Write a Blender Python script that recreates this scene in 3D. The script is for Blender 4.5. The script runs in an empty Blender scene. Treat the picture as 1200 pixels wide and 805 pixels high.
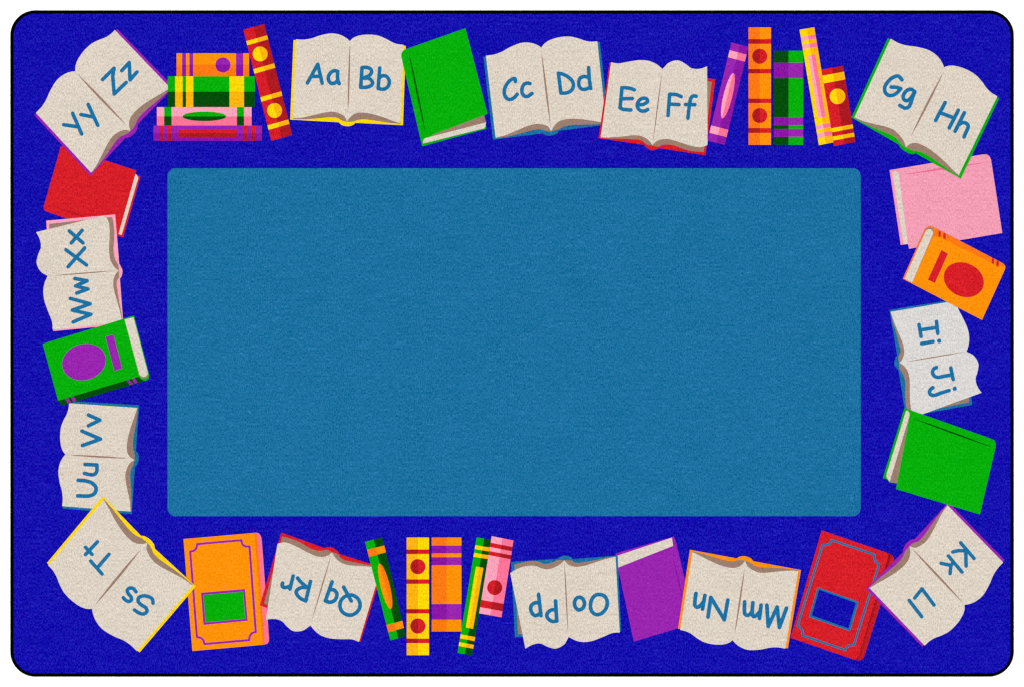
import bpy, bmesh, math
import numpy as np

# ------------------------------------------------------------------ scene
S = 2.743 / 1175.6          # metres per drawing unit of the rug's printed design
SY = S * 0.99865            # the cloth has drawn in a touch across its width
CX, CY = 600.0, 402.5       # drawing point that lies at the rug's middle
PILE = 0.0060               # height of the pile above the floor
STEP = 0.00009              # one printed colour sits this far above the one below
G = 2.4                     # light level: radiance of a white surface under the lamps

scene = bpy.context.scene
scene.view_settings.view_transform = 'Standard'
scene.view_settings.look = 'None'
scene.view_settings.exposure = 0
scene.view_settings.gamma = 1
scene.cycles.filter_width = 1.3
col = scene.collection

world = bpy.data.worlds.new("World")
scene.world = world
world.use_nodes = True
world.node_tree.nodes['Background'].inputs[0].default_value = (1, 1, 1, 1)
world.node_tree.nodes['Background'].inputs[1].default_value = 0.12

# -------------------------------------------------------------- materials
def lin(c):
    c = c / 255.0
    return c / 12.92 if c <= 0.04045 else ((c + 0.055) / 1.055) ** 2.4

PALETTE = {
    'field blue': (21, 15, 174), 'panel teal': (28, 112, 160), 'letter teal': (26, 114, 164),
    'cream': (221, 210, 195), 'grey white': (218, 215, 212), 'brown': (155, 126, 110),
    'green': (6, 175, 10), 'dark green': (2, 76, 10),
    'red': (214, 31, 40), 'deep red': (172, 27, 33), 'shade red': (148, 21, 27), 'rim red': (192, 29, 36),
    'orange': (255, 146, 8), 'dark orange': (254, 121, 20),
    'yellow': (252, 215, 2), 'amber': (254, 180, 16), 'purple': (153, 37, 175), 'deep purple': (137, 23, 163),
    'pink': (243, 157, 180), 'light pink': (253, 164, 188), 'hot pink': (252, 116, 150), 'line pink': (236, 105, 148),
}

def pile_material(name, rgb, grain=0.13, tint=0.012, rows=0.7):
    """cut-pile carpet: every tuft a little lighter or darker, a faint woven row, soft wear blotches"""
    m = bpy.data.materials.new(name)
    m.use_nodes = True
    nt = m.node_tree
    N, L = nt.nodes, nt.links
    b = N['Principled BSDF']
    b.inputs['Roughness'].default_value = 1.0
    b.inputs['Specular IOR Level'].default_value = 0.0
    tc = N.new('ShaderNodeTexCoord')
    def noise(sx, sy, detail, rough=0.5, off=0.0):
        mp = N.new('ShaderNodeMapping')
        mp.inputs['Scale'].default_value = (sx, sy, 1.0)
        mp.inputs['Location'].default_value = (off, off * 1.7, off)
        n = N.new('ShaderNodeTexNoise')
        n.inputs['Scale'].default_value = 1.0
        n.inputs['Detail'].default_value = detail
        n.inputs['Roughness'].default_value = rough
        L.new(tc.outputs['Object'], mp.inputs['Vector'])
        L.new(mp.outputs['Vector'], n.inputs['Vector'])
        return n
    tuft = noise(370, 175, 2.0, 0.62)
    yarn = noise(150, 120, 1.0, 0.5, 7.3)
    row = noise(9, 170, 1.0, 0.5, 3.1)
    blotch = noise(9, 7, 3.0, 0.55, 11.0)
    hue = noise(210, 150, 1.0, 0.5, 23.0)
    def mad(src, k, add=None):
        s = N.new('ShaderNodeMath'); s.operation = 'SUBTRACT'
        L.new(src, s.inputs[0]); s.inputs[1].default_value = 0.5
        a = N.new('ShaderNodeMath'); a.operation = 'MULTIPLY_ADD'
        L.new(s.outputs[0], a.inputs[0]); a.inputs[1].default_value = k
        if add is None: a.inputs[2].default_value = 0.0
        else: L.new(add, a.inputs[2])
        return a.outputs[0]
    v = mad(tuft.outputs['Fac'], grain * 8.0)
    v = mad(yarn.outputs['Fac'], grain * 2.0, v)
    v = mad(row.outputs['Fac'], grain * 0.9, v)
    v = mad(blotch.outputs['Fac'], grain * 0.6, v)
    # here and there a tufting row stands up and shows as a short pale dashed line of ticks
    dash = noise(30, 170, 0.0, 0.5, 5.7)
    st = N.new('ShaderNodeMapRange'); st.inputs['From Min'].default_value = 0.60; st.inputs['From Max'].default_value = 0.78
    L.new(dash.outputs['Fac'], st.inputs['Value'])
    tick = noise(210, 60, 0.0, 0.5, 9.9)
    tk = N.new('ShaderNodeMapRange'); tk.inputs['From Min'].default_value = 0.42; tk.inputs['From Max'].default_value = 0.58
    L.new(tick.outputs['Fac'], tk.inputs['Value'])
    dt = N.new('ShaderNodeMath'); dt.operation = 'MULTIPLY'; L.new(st.outputs[0], dt.inputs[0]); L.new(tk.outputs[0], dt.inputs[1])
    da = N.new('ShaderNodeMath'); da.operation = 'MULTIPLY_ADD'; L.new(dt.outputs[0], da.inputs[0]); da.inputs[1].default_value = grain * rows
    L.new(v, da.inputs[2]); v = da.outputs[0]
    one = N.new('ShaderNodeMath'); one.operation = 'ADD'; L.new(v, one.inputs[0]); one.inputs[1].default_value = 1.0
    base = tuple(lin(c) / G for c in rgb)
    sc = N.new('ShaderNodeVectorMath'); sc.operation = 'SCALE'
    sc.inputs[0].default_value = base
    L.new(one.outputs[0], sc.inputs['Scale'])
    # a little dust-pale fibre shows in every colour, slightly uneven in hue
    fz = N.new('ShaderNodeVectorMath'); fz.operation = 'SUBTRACT'
    L.new(hue.outputs['Color'], fz.inputs[0]); fz.inputs[1].default_value = (0.5, 0.5, 0.5)
    fs = N.new('ShaderNodeVectorMath'); fs.operation = 'SCALE'; fs.inputs['Scale'].default_value = tint * 0.4
    L.new(fz.outputs[0], fs.inputs[0])
    ad = N.new('ShaderNodeVectorMath'); ad.operation = 'ADD'
    L.new(sc.outputs[0], ad.inputs[0]); L.new(fs.outputs[0], ad.inputs[1])
    fl = N.new('ShaderNodeMath'); fl.operation = 'MULTIPLY'; L.new(v, fl.inputs[0]); fl.inputs[1].default_value = tint
    ad2 = N.new('ShaderNodeVectorMath'); ad2.operation = 'ADD'
    L.new(ad.outputs[0], ad2.inputs[0]); L.new(fl.outputs[0], ad2.inputs[1])
    mx = N.new('ShaderNodeVectorMath'); mx.operation = 'MAXIMUM'; mx.inputs[1].default_value = (0.0004, 0.0004, 0.0004)
    L.new(ad2.outputs[0], mx.inputs[0])
    mn = N.new('ShaderNodeVectorMath'); mn.operation = 'MINIMUM'; mn.inputs[1].default_value = (0.95, 0.95, 0.95)
    L.new(mx.outputs[0], mn.inputs[0])
    L.new(mn.outputs[0], b.inputs['Base Color'])
    bp = N.new('ShaderNodeBump'); bp.inputs['Strength'].default_value = 0.35; bp.inputs['Distance'].default_value = 0.0012
    L.new(tuft.outputs['Fac'], bp.inputs['Height'])
    L.new(bp.outputs['Normal'], b.inputs['Normal'])
    return m

GRAIN = {'cream': 0.14, 'grey white': 0.13, 'green': 0.12, 'yellow': 0.13, 'orange': 0.115, 'dark orange': 0.13, 'red': 0.15, 'panel teal': 0.17, 'field blue': 0.17}
TINT = {'field blue': 0.019, 'panel teal': 0.018, 'cream': 0.03, 'grey white': 0.03}
MATS = {}
def M(name):
    if name not in MATS:
        MATS[name] = pile_material(name + ' pile', PALETTE[name], GRAIN.get(name, 0.13), TINT.get(name, 0.012), {'panel teal': 1.0, 'field blue': 0.9, 'cream': 0.35, 'grey white': 0.35}.get(name, 0.6))
    return MATS[name]

# ---------------------------------------------------------------- helpers
def W(p, z):
    return ((p[0] - CX) * S, (CY - p[1]) * SY, z)

def Z(level):
    return PILE + 0.0002 + level * STEP

def link(name, me, parent, mats, label=None):
    o = bpy.data.objects.new(name, me)
    col.objects.link(o)
    o.parent = parent
    for m in mats: me.materials.append(m)
    if label: o['label'] = label
    return o

def sheet(name, polys, level, parent, mats, label=None):
    """flat printed area: polys is a list of (points, material index)"""
    bm = bmesh.new()
    for pts, mi in polys:
        q = []
        for p in pts:
            if not q or (abs(p[0] - q[-1][0]) + abs(p[1] - q[-1][1])) > 1e-4: q.append(p)
        if abs(q[0][0] - q[-1][0]) + abs(q[0][1] - q[-1][1]) < 1e-4: q.pop()
        f = bm.faces.new([bm.verts.new(W(p, Z(level))) for p in q])
        f.material_index = mi
        f.normal_update()
        if f.normal.z < 0: f.normal_flip()
    me = bpy.data.meshes.new(name)
    bm.to_mesh(me); bm.free()
    return link(name, me, parent, [M(c) for c in mats], label)

def spline(pts, n=7, closed=False):
    P = [np.array(p, float) for p in pts]
    if len(P) == 2: return [tuple(p) for p in P]
    out = []
    k = len(P)
    segs = k if closed else k - 1
    for i in range(segs):
        p1, p2 = P[i % k], P[(i + 1) % k]
        p0 = P[(i - 1) % k] if (closed or i > 0) else 2 * p1 - p2
        p3 = P[(i + 2) % k] if (closed or i + 2 < k) else 2 * p2 - p1
        t0 = 0.0
        t1 = t0 + max(np.linalg.norm(p1 - p0), 1e-6) ** 0.5
        t2 = t1 + max(np.linalg.norm(p2 - p1), 1e-6) ** 0.5
        t3 = t2 + max(np.linalg.norm(p3 - p2), 1e-6) ** 0.5
        for j in range(n):
            t = t1 + (t2 - t1) * j / n
            a1 = (t1 - t) / (t1 - t0) * p0 + (t - t0) / (t1 - t0) * p1
            a2 = (t2 - t) / (t2 - t1) * p1 + (t - t1) / (t2 - t1) * p2
            a3 = (t3 - t) / (t3 - t2) * p2 + (t - t2) / (t3 - t2) * p3
            b1 = (t2 - t) / (t2 - t0) * a1 + (t - t0) / (t2 - t0) * a2
            b2 = (t3 - t) / (t3 - t1) * a2 + (t - t1) / (t3 - t1) * a3
            out.append(tuple((t2 - t) / (t2 - t1) * b1 + (t - t1) / (t2 - t1) * b2))
    if not closed: out.append(tuple(P[-1]))
    return out

def path(*segs):
    out = []
    for s in segs:
        out += spline(s) if len(s) > 2 else [tuple(p) for p in s]
    return out

def stroke_mesh(name, strokes, level, parent, colour, label=None, step=0.42):
    """strokes: list of (polyline, radius); the union of the round-ended strokes, as one flat mesh with its counters open"""
    allp = np.array([p for s, r in strokes for p in s])
    rm = max(r for s, r in strokes) + 2 * step
    x0, y0 = allp.min(0) - rm
    x1, y1 = allp.max(0) + rm
    nx, ny = int((x1 - x0) / step) + 2, int((y1 - y0) / step) + 2
    gx, gy = np.meshgrid(x0 + np.arange(nx) * step, y0 + np.arange(ny) * step, indexing='ij')
    D = np.full(gx.shape, 1e9)
    for s, r in strokes:
        if len(s) == 1: s = [s[0], (s[0][0] + 1e-3, s[0][1])]
        for a, b in zip(s[:-1], s[1:]):
            dx, dy = b[0] - a[0], b[1] - a[1]
            l2 = dx * dx + dy * dy + 1e-12
            t = np.clip(((gx - a[0]) * dx + (gy - a[1]) * dy) / l2, 0, 1)
            D = np.minimum(D, np.hypot(gx - a[0] - t * dx, gy - a[1] - t * dy) - r)
    verts, faces, idx = [], [], {}
    def vert(key, p):
        if key not in idx:
            idx[key] = len(verts); verts.append(W(p, Z(level)))
        return idx[key]
    for i in range(nx - 1):
        for j in range(ny - 1):
            cs = [(i, j), (i + 1, j), (i + 1, j + 1), (i, j + 1)]
            d = [D[c] for c in cs]
            if min(d) >= 0: continue
            poly = []
            for k in range(4):
                a, b = cs[k], cs[(k + 1) % 4]
                da, db = d[k], d[(k + 1) % 4]
                pa, pb = (gx[a], gy[a]), (gx[b], gy[b])
                if da < 0: poly.append(vert(a, pa))
                if (da < 0) != (db < 0):
                    t = da / (da - db)
                    key = (min(a, b), max(a, b))
                    poly.append(vert(key, (pa[0] + t * (pb[0] - pa[0]), pa[1] + t * (pb[1] - pa[1]))))
            if len(set(poly)) >= 3: faces.append(poly[::-1])
    me = bpy.data.meshes.new(name)
    me.from_pydata(verts, [], faces)
    me.validate(); me.update()
    return link(name, me, parent, [M(colour)], label)

class Crop:
    """a drawing sheet: local coordinates, with its corner and its scale on the rug's design"""
    def __init__(self, x, y, s): self.x, self.y, self.s = x, y, s
    def __call__(self, p): return (self.x + p[0] / self.s, self.y + p[1] / self.s)
    def all(self, pts): return [self(p) for p in pts]

def lens(a, b, w, n=10, bias=0.5):
    a, b = np.array(a, float), np.array(b, float)
    d = b - a; L = np.linalg.norm(d); nrm = np.array([-d[1], d[0]]) / L
    up, dn = [], []
    for i in range(n + 1):
        t = i / n
        h = w * 0.5 * math.sin(math.pi * t ** (math.log(0.5) / math.log(bias))) ** 0.8 if 0 < t < 1 else 0.0
        up.append(tuple(a + d * t + nrm * h)); dn.append(tuple(a + d * t - nrm * h))
    return up + dn[-2:0:-1]

def ellipse(c, rx, ry, deg=0, n=56):
    ca, sa = math.cos(math.radians(deg)), math.sin(math.radians(deg))
    return [(c[0] + rx * math.cos(t) * ca - ry * math.sin(t) * sa, c[1] + rx * math.cos(t) * sa + ry * math.sin(t) * ca)
            for t in [2 * math.pi * i / n for i in range(n)]]

def clip(poly, a, b, side):
    """the piece of a convex polygon on one side of the line a-b"""
    def f(p): return side * ((b[0] - a[0]) * (p[1] - a[1]) - (b[1] - a[1]) * (p[0] - a[0]))
    out = []
    for p, q in zip(poly, poly[1:] + poly[:1]):
        fp, fq = f(p), f(q)
        if fp >= 0: out.append(p)
        if (fp > 0 and fq < 0) or (fp < 0 and fq > 0):
            t = fp / (fp - fq)
            out.append((p[0] + t * (q[0] - p[0]), p[1] + t * (q[1] - p[1])))
    return out

# ------------------------------------------------------------------ setting
def rounded(x0, y0, x1, y1, r, n=14):
    pts = []
    for cx, cy, a0 in ((x1 - r, y0 + r, -90), (x1 - r, y1 - r, 0), (x0 + r, y1 - r, 90), (x0 + r, y0 + r, 180)):
        for i in range(n + 1):
            a = math.radians(a0 + 90 * i / n)
            pts.append((cx + r * math.cos(a), cy + r * math.sin(a)))
    return pts

fm = bpy.data.materials.new('white studio floor')
fm.use_nodes = True
nt = fm.node_tree
b = nt.nodes['Principled BSDF']
b.inputs['Roughness'].default_value = 0.9
b.inputs['Specular IOR Level'].default_value = 0.0
tc = nt.nodes.new('ShaderNodeTexCoord')
nz = nt.nodes.new('ShaderNodeTexNoise'); nz.inputs['Scale'].default_value = 3.0
cr = nt.nodes.new('ShaderNodeValToRGB')
cr.color_ramp.elements[0].color = (0.62, 0.62, 0.62, 1); cr.color_ramp.elements[1].color = (0.66, 0.66, 0.66, 1)
nt.links.new(tc.outputs['Object'], nz.inputs['Vector'])
nt.links.new(nz.outputs['Fac'], cr.inputs['Fac'])
nt.links.new(cr.outputs['Color'], b.inputs['Base Color'])
me = bpy.data.meshes.new('floor')
me.from_pydata([(-4, -4, 0), (4, -4, 0), (4, 4, 0), (-4, 4, 0)], [], [(0, 1, 2, 3)])
floor = bpy.data.objects.new('floor', me); col.objects.link(floor); me.materials.append(fm)
floor['kind'] = 'structure'

# ---------------------------------------------------------------------- rug
rug = bpy.data.objects.new('rug', None)
rug.empty_display_size = 0.3
col.objects.link(rug)
rug['label'] = 'rectangular blue classroom rug with alphabet books around a teal centre, lying flat on white floor'
rug['category'] = 'rug'

# the pile slab: rounded rectangle with a real thickness
def slab(name, outline, z0, z1, mat, parent):
    bm = bmesh.new()
    top = [bm.verts.new(W(p, z1)) for p in outline]
    bot = [bm.verts.new(W(p, z0)) for p in outline]
    f = bm.faces.new(top); f.normal_update()
    if f.normal.z < 0: f.normal_flip()
    f = bm.faces.new(bot); f.normal_update()
    if f.normal.z > 0: f.normal_flip()
    k = len(outline)
    for i in range(k):
        bm.faces.new([top[i], top[(i + 1) % k], bot[(i + 1) % k], bot[i]])
    bmesh.ops.recalc_face_normals(bm, faces=bm.faces)
    me = bpy.data.meshes.new(name); bm.to_mesh(me); bm.free()
    return link(name, me, parent, [mat])

slab('pile_field', rounded(16.0, 16.0, 1184.1, 789.4, 25.5), 0.0004, PILE, M('field blue'), rug)
panel = sheet('centre_panel', [(rounded(196.3, 197.3, 1008.6, 604.6, 9.5), 0)], 0, rug, ['panel teal'])

# black serged binding: yarn wrapped round the edge, one ridge per stitch
def binding():
    m = bpy.data.materials.new('black binding yarn')
    m.use_nodes = True
    bs = m.node_tree.nodes['Principled BSDF']
    bs.inputs['Roughness'].default_value = 0.9
    bs.inputs['Specular IOR Level'].default_value = 0.0
    t = m.node_tree.nodes.new('ShaderNodeTexCoord')
    n = m.node_tree.nodes.new('ShaderNodeTexNoise'); n.inputs['Scale'].default_value = 260
    r = m.node_tree.nodes.new('ShaderNodeValToRGB')
    r.color_ramp.elements[0].color = (0.0002, 0.0002, 0.0002, 1); r.color_ramp.elements[1].color = (0.0009, 0.0009, 0.0009, 1)
    m.node_tree.links.new(t.outputs['Object'], n.inputs['Vector'])
    m.node_tree.links.new(n.outputs['Fac'], r.inputs['Fac'])
    m.node_tree.links.new(r.outputs['Color'], bs.inputs['Base Color'])
    x0, y0, x1, y1, rad = 14.05, 14.15, 1186.15, 790.9, 27.4
    out = rounded(x0, y0, x1, y1, rad, 24)
    P = [np.array(p) for p in out]
    dens = []
    for a, c in zip(P, P[1:] + P[:1]):
        L = np.linalg.norm(c - a)
        k = max(1, int(L / 0.75))
        for i in range(k): dens.append(a + (c - a) * i / k)
    k = len(dens); ring = 10
    verts, faces = [], []
    for i, p in enumerate(dens):
        tan = dens[(i + 1) % k] - dens[i - 1]; tan = tan / np.linalg.norm(tan)
        nrm = np.array([tan[1], -tan[0]])
        g = 1.0 + 0.015 * math.sin(i * math.pi * 2 / 3.0) + 0.012 * math.sin(i * 0.37)
        hw = 2.12 * g
        join = 0.35 * max(0.0, 1 - abs(p[1] - 86.0) / 2.2) if abs(p[0] - x0) < 0.3 else 0.0   # where the yarn ends overlap, a nub on the inner side
        for j in range(ring):
            a = 2 * math.pi * j / ring
            q = p + nrm * hw * math.cos(a)
            if q[0] > p[0]: q = p + (q - p) * (1 + join)
            w = W(q, 0.0042 + 0.0039 * g * math.sin(a))
            verts.append(w)
    for i in range(k):
        for j in range(ring):
            a, b_ = i * ring + j, i * ring + (j + 1) % ring
            c, d = ((i + 1) % k) * ring + (j + 1) % ring, ((i + 1) % k) * ring + j
            faces.append((a, b_, c, d))
    me = bpy.data.meshes.new('binding'); me.from_pydata(verts, [], faces); me.update()
    bm = bmesh.new(); bm.from_mesh(me); bmesh.ops.recalc_face_normals(bm, faces=bm.faces)
    for f in bm.faces: f.smooth = True
    bm.to_mesh(me); bm.free()
    return link('binding', me, rug, [m])
binding()

# --------------------------------------------------------------- open books
# two drawings of an open book: flat (A) and with its right-hand page lifted (B)
A = dict(
    marks=[(80, 155), (58, 692), (818, 730), (837, 194), (460, 162), (440, 705), (445, 737)],
    left=path([(97, 150), (150, 152), (200, 144), (260, 124), (340, 110), (400, 122), (438, 143), (460, 162)],
              [(440, 705), (425, 672), (400, 655), (350, 639), (300, 642), (220, 660), (140, 678), (76, 683)]),
    right=path([(460, 162), (480, 143), (515, 127), (580, 118), (650, 125), (700, 145), (750, 172), (785, 183), (822, 187)],
               [(800, 717), (740, 697), (680, 675), (600, 652), (540, 645), (500, 650), (470, 668), (440, 705)]),
    edges=path([(76, 688), (140, 689), (200, 687), (260, 682), (340, 676), (380, 682), (395, 692), (420, 703), (440, 707)],
               [(440, 707), (475, 706), (490, 703), (520, 693), (560, 690), (640, 700), (720, 713), (803, 721)],
               [(800, 690), (440, 560)], [(440, 560), (77, 660)]),
    cover=path([(80, 155), (58, 692)], [(58, 692), (385, 710)], [(385, 710), (405, 728), (445, 737), (480, 728), (497, 714)],
               [(818, 730), (837, 194)], [(821, 193), (800, 300)], [(110, 300), (96, 155)]))
B = dict(
    marks=[(140, 135), (65, 645), (785, 760), (853, 248), (797, 160), (800, 690), (497, 178), (428, 692), (430, 727)],
    left=path([(150, 133), (200, 140), (270, 128), (350, 118), (410, 125), (455, 145), (497, 178)],
              [(428, 692), (415, 672), (390, 648), (350, 630), (300, 626), (220, 634), (140, 640), (80, 640)]),
    right=path([(497, 178), (540, 135), (600, 120), (650, 143), (690, 172), (730, 178), (765, 172), (797, 160)],
               [(800, 690), (760, 705), (720, 703), (660, 688), (600, 668), (540, 652), (490, 652), (450, 670), (428, 692)]),
    edges=path([(80, 643), (150, 648), (220, 648), (290, 652), (340, 655), (365, 665), (385, 685), (428, 694)],
               [(428, 694), (465, 702), (500, 690), (560, 690), (640, 718), (700, 732), (775, 737)],
               [(828, 265), (800, 258)], [(780, 300), (440, 600)], [(440, 600), (80, 620)]),
    cover=path([(140, 135), (65, 645)], [(65, 645), (375, 690)], [(375, 690), (385, 705), (430, 727), (462, 718), (475, 712)],
               [(785, 760), (853, 248)], [(780, 238), (760, 300)], [(170, 300), (152, 137)]))

def warp(src, dst):
    """thin-plate bend that carries the drawing's marks onto this book's marks"""
    src, dst = np.array(src, float), np.array(dst, float)
    n = len(src)
    def U(r2): return np.where(r2 > 0, r2 * np.log(np.maximum(r2, 1e-12)), 0.0)
    K = U(((src[:, None] - src[None]) ** 2).sum(-1)) + np.eye(n) * 400.0
    P = np.hstack([np.ones((n, 1)), src])
    Lm = np.zeros((n + 3, n + 3)); Lm[:n, :n] = K; Lm[:n, n:] = P; Lm[n:, :n] = P.T
    w = np.linalg.solve(Lm, np.vstack([dst, np.zeros((3, 2))]))
    def f(p):
        p = np.array(p, float)
        u = U(((p - src) ** 2).sum(-1))
        return tuple(u @ w[:n] + np.array([1, p[0], p[1]]) @ w[n:])
    return f

def open_book(kind, crop, marks, cover, level, text, gutter, page='cream', letters=(), extra=()):
    f = warp(kind['marks'] + [e[0] for e in extra], crop.all(list(marks) + [e[1] for e in extra]))
    base = level * 9
    bk = sheet('open_book', [([f(p) for p in kind['cover']], 0)], base + 1, rug, [cover],
               'printed open book with %s cover lettered %s' % (cover.replace('panel ', ''), text))
    sheet('page_edge', [([f(p) for p in kind['edges']], 0)], base + 2, bk, ['brown'])
    sheet('page', [([f(p) for p in kind['left']], 0)], base + 3, bk, [page])
    sheet('page', [([f(p) for p in kind['right']], 0)], base + 4, bk, [page])
    sheet('gutter', [(crop.all(lens(*gutter)), 0)], base + 5, bk, ['brown'])
    for lc, r, glyphs in letters:
        for ch, strokes in glyphs:
            ss = []
            for t, pts in strokes:
                pts = lc.all(pts)
                if t == 's': pts = spline(pts)
                elif t == 'c': pts = spline(pts, closed=True); pts.append(pts[0])
                ss.append((pts, (r + 0.17) * (1.15 if t == 'd' else 1.0)))
            stroke_mesh('letter', ss, base + 6, bk, 'letter teal', '%s letter %s' % ('capital' if ch.isupper() else 'small', ch))
    return bk

C = Crop
open_book(A, C(330, 20, 5.75), A['marks'], 'yellow', 0, 'Aa Bb', ((461, 172), (447, 650), 11), letters=[(C(350, 60, 10), 2.0, [
    ('A', [('p', [(103, 374), (224, 154), (275, 375)]), ('p', [(150, 298), (250, 296)])]),
    ('a', [('s', [(458, 238), (420, 230), (378, 250), (349, 300), (353, 345), (385, 379), (425, 373), (455, 345)]), ('p', [(458, 238), (455, 300), (460, 345), (475, 381)])]),
    ('B', [('p', [(743, 192), (727, 425)]), ('s', [(743, 192), (800, 192), (843, 210), (855, 243), (832, 282), (765, 312)]), ('s', [(765, 318), (820, 318), (857, 348), (866, 380), (835, 412), (780, 425), (727, 424)])]),
    ('b', [('p', [(950, 198), (932, 440)]), ('s', [(942, 318), (975, 292), (1020, 292), (1053, 325), (1062, 375), (1040, 423), (995, 447), (932, 440)])])])])

open_book(A, C(560, 30, 5.369), [(35, 197), (95, 718), (825, 622), (767, 103), (400, 138), (460, 665), (465, 692)], 'panel teal', 0, 'Cc Dd', ((400, 165), (458, 640), 11), letters=[(C(580, 70, 10), 2.0, [
    ('C', [('s', [(240, 258), (234, 222), (195, 232), (145, 280), (112, 350), (113, 410), (138, 453), (180, 468), (228, 444), (261, 406)])]),
    ('c', [('s', [(410, 281), (378, 275), (340, 293), (318, 340), (320, 395), (350, 430), (385, 430), (415, 412), (434, 396)])]),
    ('D', [('p', [(744, 160), (773, 392)]), ('s', [(744, 160), (800, 172), (860, 205), (905, 250), (920, 300), (905, 350), (862, 383), (820, 393), (773, 392)])]),
    ('d', [('p', [(1097, 95), (1106, 230), (1122, 338)]), ('s', [(1090, 205), (1045, 198), (1000, 217), (982, 262), (990, 315), (1022, 347), (1062, 347), (1110, 325)])])])])

open_book(B, C(690, 50, 5.75), B['marks'], 'red', 1, 'Ee Ff', ((493, 200), (433, 668), 7.5), letters=[(C(715, 90, 10), 2.0, [
    ('E', [('s', [(138, 130), (128, 250), (116, 366)]), ('s', [(138, 130), (200, 132), (250, 142), (283, 155)]), ('p', [(130, 260), (258, 257)]), ('s', [(116, 364), (148, 382), (200, 389), (243, 391)])]),
    ('e', [('s', [(325, 330), (390, 325), (437, 292), (430, 264), (395, 252), (350, 270), (319, 322), (328, 372), (362, 401), (410, 402), (440, 386)])]),
    ('F', [('p', [(697, 206), (678, 455)]), ('s', [(697, 206), (760, 209), (800, 219), (832, 234)]), ('p', [(690, 322), (806, 328)])]),
    ('f', [('s', [(1008, 230), (972, 227), (945, 255), (932, 320), (920, 400), (911, 487)]), ('p', [(882, 327), (992, 329)])])])])

open_book(A, C(990, 30, 4.235), [(213, 63), (33, 457), (575, 760), (765, 362), (492, 207), (303, 605), (315, 634)], 'green', 2, 'Gg Hh', ((490, 230), (325, 555), 10.5), letters=[(C(1025, 80, 8.942), 2.05, [
    ('G', [('s', [(284, 122), (247, 84), (195, 95), (140, 140), (105, 200), (110, 255), (145, 285), (195, 282), (240, 252), (272, 215)]), ('s', [(272, 215), (225, 202), (172, 200)])]),
    ('g', [('s', [(420, 248), (380, 222), (335, 236), (300, 285), (303, 325), (335, 342), (372, 320), (410, 265)]), ('s', [(420, 248), (395, 310), (376, 370), (355, 408), (320, 420), (285, 405), (263, 392)])]),
    ('H', [('p', [(737, 362), (638, 548)]), ('p', [(875, 442), (780, 628)]), ('p', [(690, 470), (822, 520)])]),
    ('h', [('p', [(938, 468), (842, 662)]), ('s', [(872, 600), (920, 572), (963, 582), (979, 612), (957, 670), (935, 722)])])])])

open_book(B, C(1030, 345, 5.554), [(68 + 432, 33), (68, 103), (176, 795), (607, 717), (668, 638), (238, 795), (570, 372), (133, 445), (101, 455)], 'panel teal', 0, 'Ii Jj', ((172, 439), (560, 373), 7), page='grey white', letters=[(C(1065, 365, 7.314), 2.0, [
    ('I', [('p', [(87, 115), (105, 215)]), ('p', [(237, 88), (248, 190)]), ('p', [(98, 160), (243, 138)])]),
    ('i', [('p', [(110, 276), (207, 258)]), ('d', [(260, 253)])]),
    ('J', [('p', [(360, 482), (380, 580)]), ('s', [(372, 540), (300, 553), (245, 562), (214, 546), (203, 518), (214, 490), (237, 478)])]),
    ('j', [('s', [(345, 674), (275, 696), (215, 716), (186, 708), (177, 686), (188, 664), (206, 650)]), ('d', [(393, 659)])])])])

open_book(A, C(1005, 580, 4.351), [(748, 330), (463, 36), (43, 478), (330, 773), (545, 559), (265, 260), (247, 247)], 'purple', 1, 'Kk Ll', ((273, 267), (537, 549), 11), letters=[(C(1050, 625, 7.318), 1.95, [
    ('K', [('p', [(554, 79), (668, 213)]), ('p', [(486, 157), (535, 146), (600, 148)]), ('p', [(598, 148), (600, 279)])]),
    ('k', [('p', [(449, 192), (565, 330)]), ('p', [(386, 255), (470, 273), (492, 248)]), ('p', [(470, 270), (463, 343)])]),
    ('L', [('p', [(160, 552), (222, 474), (325, 613)])]),
    ('l', [('p', [(112, 573), (220, 713)])])])])

open_book(A, C(785, 630, 5.75), [(795, 745), (883, 217), (135, 80), (55, 612), (422, 690), (508, 155), (503, 123)], 'orange', 1, 'Mm Nn', ((504, 205), (437, 650), 11), letters=[(C(805, 685, 9.6), 2.1, [
    ('M', [('p', [(898, 230), (914, 468), (1014, 252), (1040, 480), (1119, 264)])]),
    ('m', [('p', [(833, 230), (816, 378)]), ('s', [(648, 194), (646, 285), (654, 332), (683, 345), (712, 328), (737, 290)]), ('s', [(741, 202), (735, 320), (748, 357), (778, 348), (820, 300)])]),
    ('N', [('p', [(237, 362), (268, 142), (420, 394), (460, 172)])]),
    ('n', [('p', [(202, 120), (189, 190), (175, 273)]), ('s', [(101, 98), (90, 180), (92, 238), (118, 253), (150, 234), (190, 185)])])])])

open_book(B, C(590, 620, 5.368), [(740, 645), (718, 165), (48, 205), (72, 680), (138, 752), (42, 275), (410, 678), (383, 195), (379, 166)], 'panel teal', 1, 'Oo Pp', ((383, 200), (406, 655), 8), extra=[((725, 704), (148, 230)), ((515, 650), (285, 250))], letters=[(C(610, 685, 10), 2.05, [
    ('O', [('c', [(922, 114), (985, 135), (1016, 200), (1003, 275), (952, 333), (890, 350), (838, 317), (819, 245), (835, 172), (875, 125)])]),
    ('o', [('c', [(690, 146), (732, 170), (750, 222), (728, 275), (682, 295), (643, 262), (632, 207), (655, 160)])]),
    ('P', [('p', [(410, 190), (425, 428)]), ('s', [(415, 292), (360, 296), (317, 330), (308, 368), (333, 407), (375, 430), (425, 426)])]),
    ('p', [('p', [(211, 112), (239, 362)]), ('s', [(222, 213), (170, 212), (126, 245), (120, 290), (143, 343), (175, 362), (215, 347), (236, 328)])])])])

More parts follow.
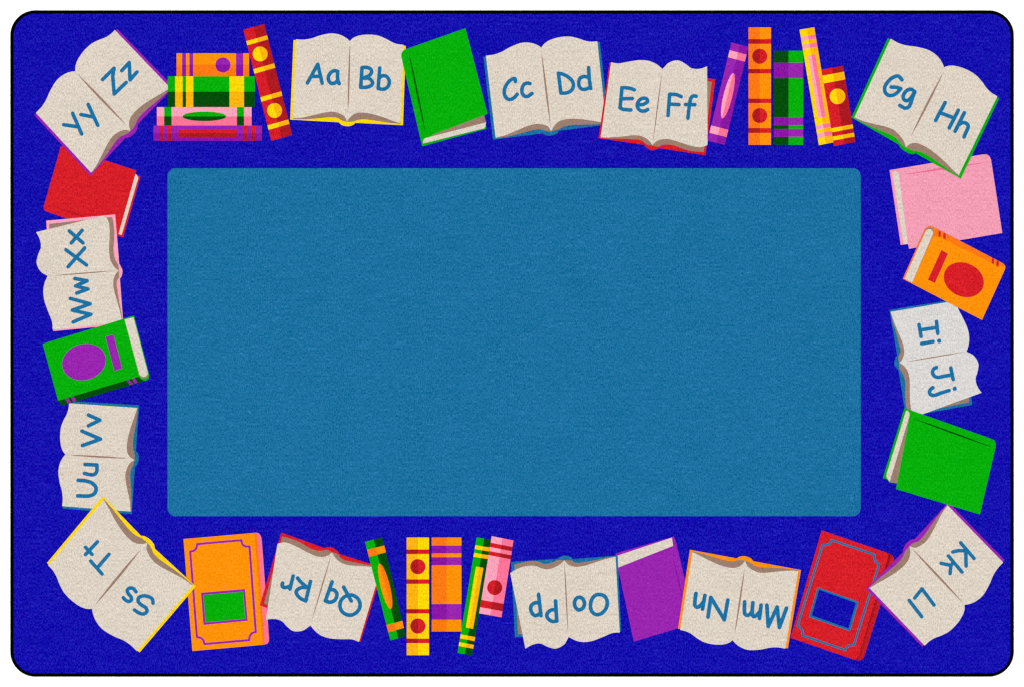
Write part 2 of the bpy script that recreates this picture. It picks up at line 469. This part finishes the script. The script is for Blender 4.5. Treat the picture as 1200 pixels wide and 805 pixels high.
open_book(B, C(300, 615, 5.367), [(657, 735), (800, 270), (160, 47), (25, 505), (62, 597), (135, 118), (342, 632), (478, 172), (470, 138)], 'red', 1, 'Qq Rr', ((473, 190), (350, 605), 8), letters=[(C(320, 665, 10), 2.05, [
    ('Q', [('c', [(905, 320), (968, 340), (1012, 392), (1018, 460), (985, 518), (920, 555), (850, 545), (800, 500), (784, 437), (800, 380), (845, 337)]), ('p', [(828, 228), (916, 390)])]),
    ('q', [('p', [(692, 166), (613, 390)]), ('s', [(668, 257), (715, 262), (747, 302), (741, 355), (712, 390), (668, 405), (613, 390)])]),
    ('R', [('p', [(439, 161), (384, 390)]), ('s', [(288, 122), (330, 172), (400, 232)]), ('s', [(400, 232), (335, 233), (285, 258), (271, 290), (298, 338), (340, 370), (384, 388)])]),
    ('r', [('p', [(235, 98), (199, 250)]), ('s', [(208, 212), (165, 228), (122, 230), (107, 210), (113, 180)])])])])

open_book(A, C(45, 575, 4.1282), [(490, 782), (762, 462), (312, 25), (42, 348), (260, 570), (528, 252), (538, 233)], 'yellow', 2, 'Ss Tt', ((497, 282), (274, 553), 12), letters=[(C(90, 625, 8.05), 1.95, [
    ('S', [('s', [(720, 657), (715, 620), (680, 596), (628, 588), (585, 605), (580, 640), (610, 673), (652, 700), (663, 735), (633, 758), (590, 750), (545, 721)])]),
    ('s', [('s', [(560, 549), (535, 520), (500, 514), (477, 535), (490, 570), (515, 602), (514, 630), (488, 640), (460, 627), (440, 605)])]),
    ('T', [('p', [(132, 259), (240, 381)]), ('p', [(305, 195), (200, 316)])]),
    ('t', [('p', [(196, 77), (83, 198)]), ('p', [(83, 128), (145, 196)])])])])

open_book(A, C(55, 460, 5.367), [(100, 728), (533, 762), (580, 78), (145, 52), (117, 388), (550, 422), (578, 406)], 'panel teal', 1, 'Uu Vv', ((140, 391), (510, 413), 11), letters=[(C(80, 475, 7.0), 2.05, [
    ('U', [('s', [(82, 612), (140, 617), (195, 635), (228, 672), (220, 715), (180, 739), (78, 740)])]),
    ('u', [('p', [(138, 482), (235, 487)]), ('s', [(235, 487), (234, 540), (215, 564), (180, 566), (134, 556)])]),
    ('V', [('p', [(113, 209), (265, 274), (117, 327)])]),
    ('v', [('p', [(167, 77), (260, 119), (166, 165)])])])])

open_book(B, C(35, 240, 5.192), [(143, 770), (569, 728), (520, 60), (100, 98), (38, 168), (455, 67), (108, 435), (540, 402), (563, 400)], 'light pink', 1, 'Ww Xx', ((135, 433), (520, 402), 7.5), letters=[(C(65, 260, 6.44), 2.0, [
    ('W', [('p', [(113, 580), (262, 621), (128, 669), (268, 700), (134, 757)])]),
    ('w', [('p', [(147, 430), (240, 447), (153, 486), (246, 509), (161, 540)])]),
    ('X', [('p', [(80, 213), (235, 328)]), ('p', [(221, 199), (96, 341)])]),
    ('x', [('p', [(105, 71), (208, 161)]), ('p', [(202, 66), (120, 161)])])])])

open_book(A, C(30, 25, 4.2389), [(45, 468), (322, 768), (736, 327), (455, 38), (247, 248), (520, 545), (544, 554)], 'purple', 1, 'Yy Zz', ((252, 256), (500, 516), 11), letters=[(C(65, 65, 8.05), 2.0, [
    ('Y', [('p', [(163, 548), (248, 742)]), ('p', [(79, 655), (215, 675)])]),
    ('y', [('p', [(310, 464), (400, 661)]), ('p', [(241, 559), (352, 581)])]),
    ('Z', [('p', [(445, 229), (553, 122), (541, 200), (555, 365), (668, 256)])]),
    ('z', [('p', [(626, 144), (697, 68), (704, 232), (769, 158)])])])])

# ------------------------------------------------------------- book spines
def spine(crop, quad, split, body, items, level, label, across=True):
    """quad: tl, tr, br, bl seen with the spine upright (its length runs tl-bl); split: where along its width the tone changes;
    items: ('band', v0, v1, tones) | ('disc', v, r, tones) | ('oval', v, half length, half width, tones) | ('bar', u0, u1, v0, v1, tones)"""
    tl, tr, br, bl = [np.array(crop(p)) for p in quad]
    def at(u, v): return tuple((tl * (1 - u) + tr * u) * (1 - v) + (bl * (1 - u) + br * u) * v)
    a, b_ = at(split, -0.2), at(split, 1.2)
    side = 1 if ((b_[0] - a[0]) * (tl[1] - a[1]) - (b_[1] - a[1]) * (tl[0] - a[0])) > 0 else -1
    def two(poly):
        out = [(clip(poly, a, b_, side), 0), (clip(poly, a, b_, -side), 1)]
        return [x for x in out if len(x[0]) > 2]
    base = level * 9
    o = sheet('book_spine', two([at(0, 0), at(1, 0), at(1, 1), at(0, 1)]), base + 1, rug, body, label)
    ax = np.array(at(0.5, 1)) - np.array(at(0.5, 0))
    ang = math.degrees(math.atan2(ax[1], ax[0]))
    for it in items:
        k, tones = it[0], it[-1]
        if k == 'band': sheet('band', two([at(0, it[1]), at(1, it[1]), at(1, it[2]), at(0, it[2])]), base + 2, o, tones)
        elif k == 'disc': sheet('medallion', two(ellipse(at(it[3], it[1]), it[2] / crop.s, it[2] / crop.s)), base + 2, o, tones)
        elif k == 'oval': sheet('medallion', two(ellipse(at(it[4], it[1]), it[2] / crop.s, it[3] / crop.s, ang)), base + 2, o, tones)
        elif k == 'bar': sheet('title_bar', two([at(it[1], it[3]), at(it[2], it[3]), at(it[2], it[4]), at(it[1], it[4])]), base + 2, o, tones)
    return o

YA, AY = ['yellow', 'amber'], ['amber', 'yellow']
RD, DR = ['red', 'deep red'], ['deep red', 'red']
PD, DP = ['purple', 'deep purple'], ['deep purple', 'purple']
OD, DO = ['orange', 'dark orange'], ['dark orange', 'orange']
GD, DG = ['green', 'dark green'], ['dark green', 'green']
LH = ['light pink', 'hot pink']

def lying(x0, y0, x1, y1):      # a spine on its side: its length runs left to right, its width top to bottom
    return [(x0, y0), (x0, y1), (x1, y1), (x1, y0)]
def frac(a, b, *xs): return [(x - a) / (b - a) for x in xs]

k = C(170, 20, 5.033)
f = lambda *xs: frac(186, 614, *xs)
spine(k, lying(186, 214, 614, 350), 0.5, OD, [('band', *f(219, 242), PD), ('band', *f(262, 284), PD), ('band', *f(537, 580), PD),
      ('disc', *f(460), 44.5, 0.51, PD)], 2, 'orange spine with purple bands on top of the lying stack')
f = lambda *xs: frac(135, 648, *xs)
spine(k, lying(135, 350, 648, 532), 0.5, GD, [('band', *f(178, 222), YA), ('band', *f(242, 285), YA), ('band', *f(498, 584), YA)], 2,
      'thick green spine with yellow bands in the lying stack')
f = lambda *xs: frac(70, 629, *xs)
spine(k, lying(70, 532, 629, 641), 0.505, LH, [('band', *f(113, 157), GD), ('band', *f(542, 584), GD), ('oval', *f(350), 129, 28, 0.5, GD)], 2,
      'pink spine with green oval in the lying stack')
f = lambda *xs: frac(50, 690, *xs)
spine(k, lying(50, 641, 690, 732), 0.5, PD, [('band', *f(90, 112), RD), ('band', *f(134, 157), RD), ('band', *f(583, 606), RD), ('band', *f(627, 650), RD),
      ('bar', 0.25, 0.77, *f(198, 542), RD)], 2, 'purple spine with red title bar at the bottom of the lying stack')
spine(k, [(580, 75), (703, 40), (868, 697), (745, 732)], 0.5, RD, [('band', .103, .14, YA), ('band', .355, .395, YA), ('band', .607, .647, YA), ('band', .86, .9, YA),
      ('disc', .243, 44, .48, YA), ('disc', .752, 44, .49, YA)], 1, 'red spine with yellow discs leaning against the lying stack')

k = C(825, 20, 5.032)
spine(k, [(162, 150), (262, 177), (122, 755), (20, 730)], 0.5, PD, [('band', .078, .15, LH), ('band', .845, .92, LH), ('oval', .52, 137, 26, .52, LH)], 1,
      'purple leaning spine with pink oval')
spine(k, [(262, 61), (395, 61), (395, 755), (262, 755)], 0.5, DO, [('band', .1, .14, DR), ('band', .354, .392, DR), ('band', .607, .644, DR), ('band', .857, .898, DR),
      ('disc', .246, 44.5, .5, DR), ('disc', .751, 44.5, .5, DR)], 1, 'orange upright spine with red discs')
spine(k, [(411, 199), (585, 199), (585, 755), (411, 755)], 0.5, DG, [('band', .127, .29, DP), ('band', .706, .79, DP), ('band', .832, .914, DP)], 1,
      'green upright spine with purple bands')
spine(k, [(692, 311), (820, 287), (893, 738), (765, 762)], 0.5, RD, [('band', .078, .18, YA), ('band', .768, .82, YA), ('band', .877, .928, YA),
      ('disc', .377, 46, .53, YA)], 0, 'short red leaning spine with one yellow disc')
spine(k, [(563, 75), (650, 60), (763, 740), (677, 757)], 0.5, YA, [('band', .063, .097, LH), ('band', .132, .168, LH), ('band', .831, .866, LH), ('band', .9, .936, LH),
      ('bar', .27, .76, .23, .77, LH)], 1, 'narrow yellow leaning spine with pink title bar')

k = C(420, 615, 4.879)
spine(k, [(38, 96), (137, 70), (272, 635), (183, 660)], 0.5, GD, [('band', .082, .152, ['dark orange', 'orange']), ('band', .845, .917, ['dark orange', 'orange']),
      ('oval', .473, 133, 26, .5, ['orange', 'dark orange'])], 2, 'green leaning spine with orange oval')
spine(k, [(276, 71), (404, 71), (404, 745), (276, 745)], 0.5, AY, [('band', .102, .14, DR), ('band', .356, .393, DR), ('band', .608, .645, DR), ('band', .859, .897, DR),
      ('disc', .248, 43.5, .5, DR), ('disc', .752, 43.5, .5, DR)], 1, 'yellow upright spine with red discs')
spine(k, [(419, 71), (589, 71), (589, 609), (419, 609)], 0.5, DO, [('band', .086, .169, DP), ('band', .21, .294, DP), ('band', .708, .874, DP)], 1,
      'wide orange upright spine with purple bands')
spine(k, [(676, 70), (762, 84), (650, 747), (567, 731)], 0.5, GD, [('band', .068, .102, YA), ('band', .134, .168, YA), ('band', .84, .875, YA), ('band', .908, .941, YA),
      ('bar', .27, .77, .247, .775, YA)], 0, 'narrow green leaning spine with yellow title bar')
spine(k, [(762, 63), (887, 88), (818, 528), (690, 505)], 0.5, LH, [('band', .085, .14, RD), ('band', .193, .245, RD), ('band', .825, .92, RD),
      ('disc', .64, 43, .5, RD)], 1, 'short pink leaning spine with one red disc')

# ------------------------------------------------------------- closed books
def closed(crop, level, colour, outline, label):
    o = sheet('closed_book', [(crop.all(outline), 0)], level * 9 + 1, rug, [colour], label)
    def part(name, pts, lay, c): return sheet(name, [(crop.all(pts), 0)], level * 9 + 1 + lay, o, [c])
    def line(name, pts, r, lay, c):
        return stroke_mesh(name, [(crop.all(pts), r)], level * 9 + 1 + lay, o, c, step=0.5)
    return o, part, line

# green book standing open between Bb and Cc
o, part, line = closed(C(460, 20, 5.033), 1, 'green', [(430, 66), (560, 570), (540, 582), (552, 640), (552, 660), (175, 763)] + spline([(52, 235), (54, 212), (68, 195), (95, 184)]),
                       'green closed book with its cover ajar between two open books')
part('page_shadow', [(540, 580), (552, 625), (200, 725), (240, 694)], 1, 'brown')
part('page_block', spline([(180, 747), (181, 730), (190, 717), (215, 709)]) + [(552, 622), (547, 648), (540, 657)], 2, 'cream')
part('hinge_line', lens((96, 208), (194, 682), 10), 3, 'dark green')

# red book under the Yy Zz book
o, part, line = closed(C(40, 165, 6.711), 0, 'red', [(211, 41), (803, 235), (797, 268), (836, 284), (700, 762), (655, 747), (110, 563)] + spline([(110, 563), (86, 551), (76, 530), (78, 508)]),
                       'red closed book with its pages to the right')
part('page_block', [(797, 263), (806, 268), (820, 292), (688, 744), (664, 734)], 1, 'cream')
part('hinge_line', lens((150, 516), (610, 672), 9), 2, 'deep red')

# green book with purple oval
o, part, line = closed(C(40, 360, 6.711), 2, 'dark green', [(68, 288), (785, 68), (900, 520)] + spline([(908, 535), (902, 560), (880, 576)]) + [(240, 765)] + spline([(240, 765), (215, 765), (200, 752), (188, 732)]),
                       'green closed book with purple oval')
part('front_cover', [(68, 288), (785, 68), (906, 530)] + spline([(906, 530), (900, 562), (870, 577), (845, 566), (825, 544)]) + [(190, 733)], 1, 'green')
part('page_shadow', [(712, 99), (782, 83), (896, 515)] + spline([(896, 515), (893, 545), (865, 559), (845, 552), (828, 536)]), 2, 'brown')
part('page_block', [(712, 98), (782, 82), (894, 508)] + spline([(894, 508), (890, 532), (865, 546), (846, 543), (829, 530)]), 3, 'cream')
part('medallion', ellipse((393, 430), 174, 141, -16), 4, 'purple')
part('title_bar', [(562, 233), (625, 215), (693, 480), (632, 500)], 4, 'purple')
for q in ([(246, 720), (268, 713), (291, 745), (268, 753)], [(290, 707), (312, 701), (332, 731), (309, 741)],
          [(728, 576), (749, 570), (780, 601), (756, 610)], [(769, 560), (790, 554), (815, 589), (793, 597)]):
    part('spine_stripe', q, 4, 'purple')

# orange book with green label
o, part, line = closed(C(200, 615, 5.1935), 0, 'hot pink', [(78, 85), (515, 47)] + spline([(515, 46), (535, 50), (549, 68), (555, 95)]) + spline([(599, 690), (597, 710), (588, 722), (568, 729)]) + [(132, 768)],
                       'orange closed book with a green label framed in purple')
part('front_cover', [(78, 85), (515, 47), (524, 60), (570, 715), (566, 729), (132, 768)], 1, 'orange')
part('cover_edge', [(511, 49), (521, 51), (528, 72), (573, 715), (570, 729), (560, 729)], 2, 'dark orange')
line('frame', path([(161, 116), (430, 92)], [(430, 92), (436, 115), (454, 129), (480, 131)], [(518, 652), (518, 652)],
                   [(518, 652), (495, 659), (482, 677), (479, 701)], [(206, 725), (206, 725)], [(206, 725), (199, 703), (184, 688), (160, 683)],
                   [(119, 162), (119, 162)], [(119, 162), (143, 155), (157, 139), (161, 116)]), 1.22, 3, 'purple')
part('label_panel', [(185, 413), (452, 390), (468, 583), (200, 608)], 3, 'purple')
part('label_field', [(199, 426), (441, 405), (455, 571), (212, 593)], 4, 'green')

# red book with blue label
o, part, line = closed(C(920, 610, 4.7357), 0, 'shade red', [(203, 53), (565, 177)] + spline([(565, 177), (588, 186), (601, 202), (605, 222)]) + spline([(440, 752), (430, 768), (415, 776), (395, 775)]) + [(30, 650)],
                       'red closed book with a blue label framed in teal')
part('spine_edge', [(587, 185), (600, 200), (603, 216), (437, 752), (421, 772), (402, 776)], 1, 'deep red')
part('spine_edge', [(593, 192), (603, 207), (605, 222), (440, 752), (430, 768), (412, 776)], 2, 'rim red')
part('front_cover', [(203, 53), (556, 174), (568, 183), (573, 198), (408, 752), (392, 772), (376, 769), (30, 650)], 3, 'red')
line('frame', path([(258, 107), (497, 188)], [(497, 188), (496, 212), (505, 229), (522, 241)], [(382, 690), (382, 690)],
                   [(382, 690), (359, 692), (342, 703), (334, 718)], [(97, 637), (97, 637)], [(97, 637), (97, 615), (88, 598), (69, 583)],
                   [(208, 134), (208, 134)], [(208, 134), (230, 134), (247, 125), (258, 107)]), 1.28, 4, 'letter teal')
part('label_panel', [(180, 369), (409, 450), (361, 614), (132, 535)], 4, 'letter teal')
part('label_field', [(189, 383), (393, 456), (352, 598), (148, 526)], 5, 'field blue')

# pink book under the Gg Hh book
o, part, line = closed(C(1020, 170, 6.194), 0, 'pink', [(139, 183), (815, 69)] + spline([(815, 69), (845, 70), (865, 85), (876, 110)]) + [(957, 640), (280, 755), (273, 720), (220, 727)],
                       'pink closed book below the green open book')
part('page_block', spline([(161, 207), (165, 195), (178, 190), (195, 197), (206, 215)]) + [(273, 722), (240, 716)], 1, 'cream')
part('hinge_line', lens((248, 215), (840, 127), 13), 2, 'line pink')

# orange book with red oval
o, part, line = closed(C(1045, 255, 6.193), 2, 'orange', [(79, 446), (234, 100)] + spline([(234, 100), (250, 74), (280, 64), (318, 78)]) + [(790, 325)] + spline([(790, 325), (812, 340), (823, 358), (820, 380)]) + [(655, 745)],
                       'orange closed book with a red oval and a red bar')
part('spine_edge', [(79, 446), (234, 100)] + spline([(234, 100), (250, 74), (280, 64), (318, 78)]) + [(790, 325)] + spline([(790, 325), (808, 335), (817, 348), (815, 358)])
     + spline([(785, 354), (740, 336), (600, 268), (470, 206), (400, 168), (350, 148), (310, 135)]) + [(150, 476)], 1, 'dark orange')
part('front_cover', [(147, 476), (298, 138), (330, 139), (372, 156), (380, 180), (250, 500)], 2, 'orange')
part('page_shadow', [(98, 436), (240, 106)] + spline([(240, 106), (258, 78), (285, 74), (305, 95), (299, 128)]) + [(150, 472)], 3, 'brown')
part('page_block', [(91, 446), (238, 116)] + spline([(238, 116), (255, 90), (280, 86), (299, 105), (295, 130)]) + [(147, 474)], 4, 'cream')
part('title_bar', [(360, 238), (406, 265), (312, 477), (262, 452)], 5, 'red')
part('medallion', ellipse((522, 453), 150, 121, 25), 5, 'red')
for q in ([(338, 96), (355, 105), (353, 144), (339, 136)], [(373, 111), (391, 120), (389, 160), (373, 152)],
          [(727, 293), (743, 303), (739, 341), (724, 333)], [(762, 312), (776, 322), (773, 358), (757, 351)]):
    part('spine_stripe', q, 5, 'red')

# green book on the right
o, part, line = closed(C(1025, 470, 5.748), 2, 'green', [(200, 45), (780, 250)] + spline([(780, 250), (805, 264), (814, 285), (812, 315)]) + [(708, 762), (142, 590), (150, 553), (98, 545), (84, 525), (55, 515)],
                       'green closed book with its cover ajar above the purple open book')
part('page_shadow', [(231, 112), (214, 215), (149, 553), (100, 542), (212, 120)], 1, 'brown')
part('page_block', spline([(206, 78), (213, 63), (226, 67), (234, 90), (228, 118)]) + [(100, 542), (78, 508), (79, 492)], 2, 'cream')
part('hinge_line', lens((255, 114), (795, 311), 10), 3, 'dark green')

# purple book between Oo and Nn
o, part, line = closed(C(590, 620, 5.368), 0, 'purple', [(705, 152), (1072, 45), (1083, 70), (1205, 590), (820, 708), (720, 240)],
                       'purple closed book between two open books')
part('page_block', [(715, 166), (1060, 52), (1067, 104), (700, 249)], 1, 'cream')
part('hinge_line', lens((1066, 180), (1135, 470), 9), 2, 'deep purple')

# ------------------------------------------------------------------- lamps
for sx in (-1, 1):
    for sy in (-1, 1):
        d = bpy.data.lights.new('softbox', 'AREA')
        d.shape = 'SQUARE'; d.size = 0.9
        d.energy = 282.0
        o = bpy.data.objects.new('softbox', d)
        o.location = (sx * 2.4, sy * 2.4, 4.5)
        col.objects.link(o)

# ------------------------------------------------------------------ camera
cam = bpy.data.cameras.new('camera')
cam.lens = 90; cam.sensor_width = 36
cam.clip_end = 50
co = bpy.data.objects.new('camera', cam)
co.location = (0, 0, 1200 * S * 90 / 36 + PILE)
col.objects.link(co)
scene.camera = co
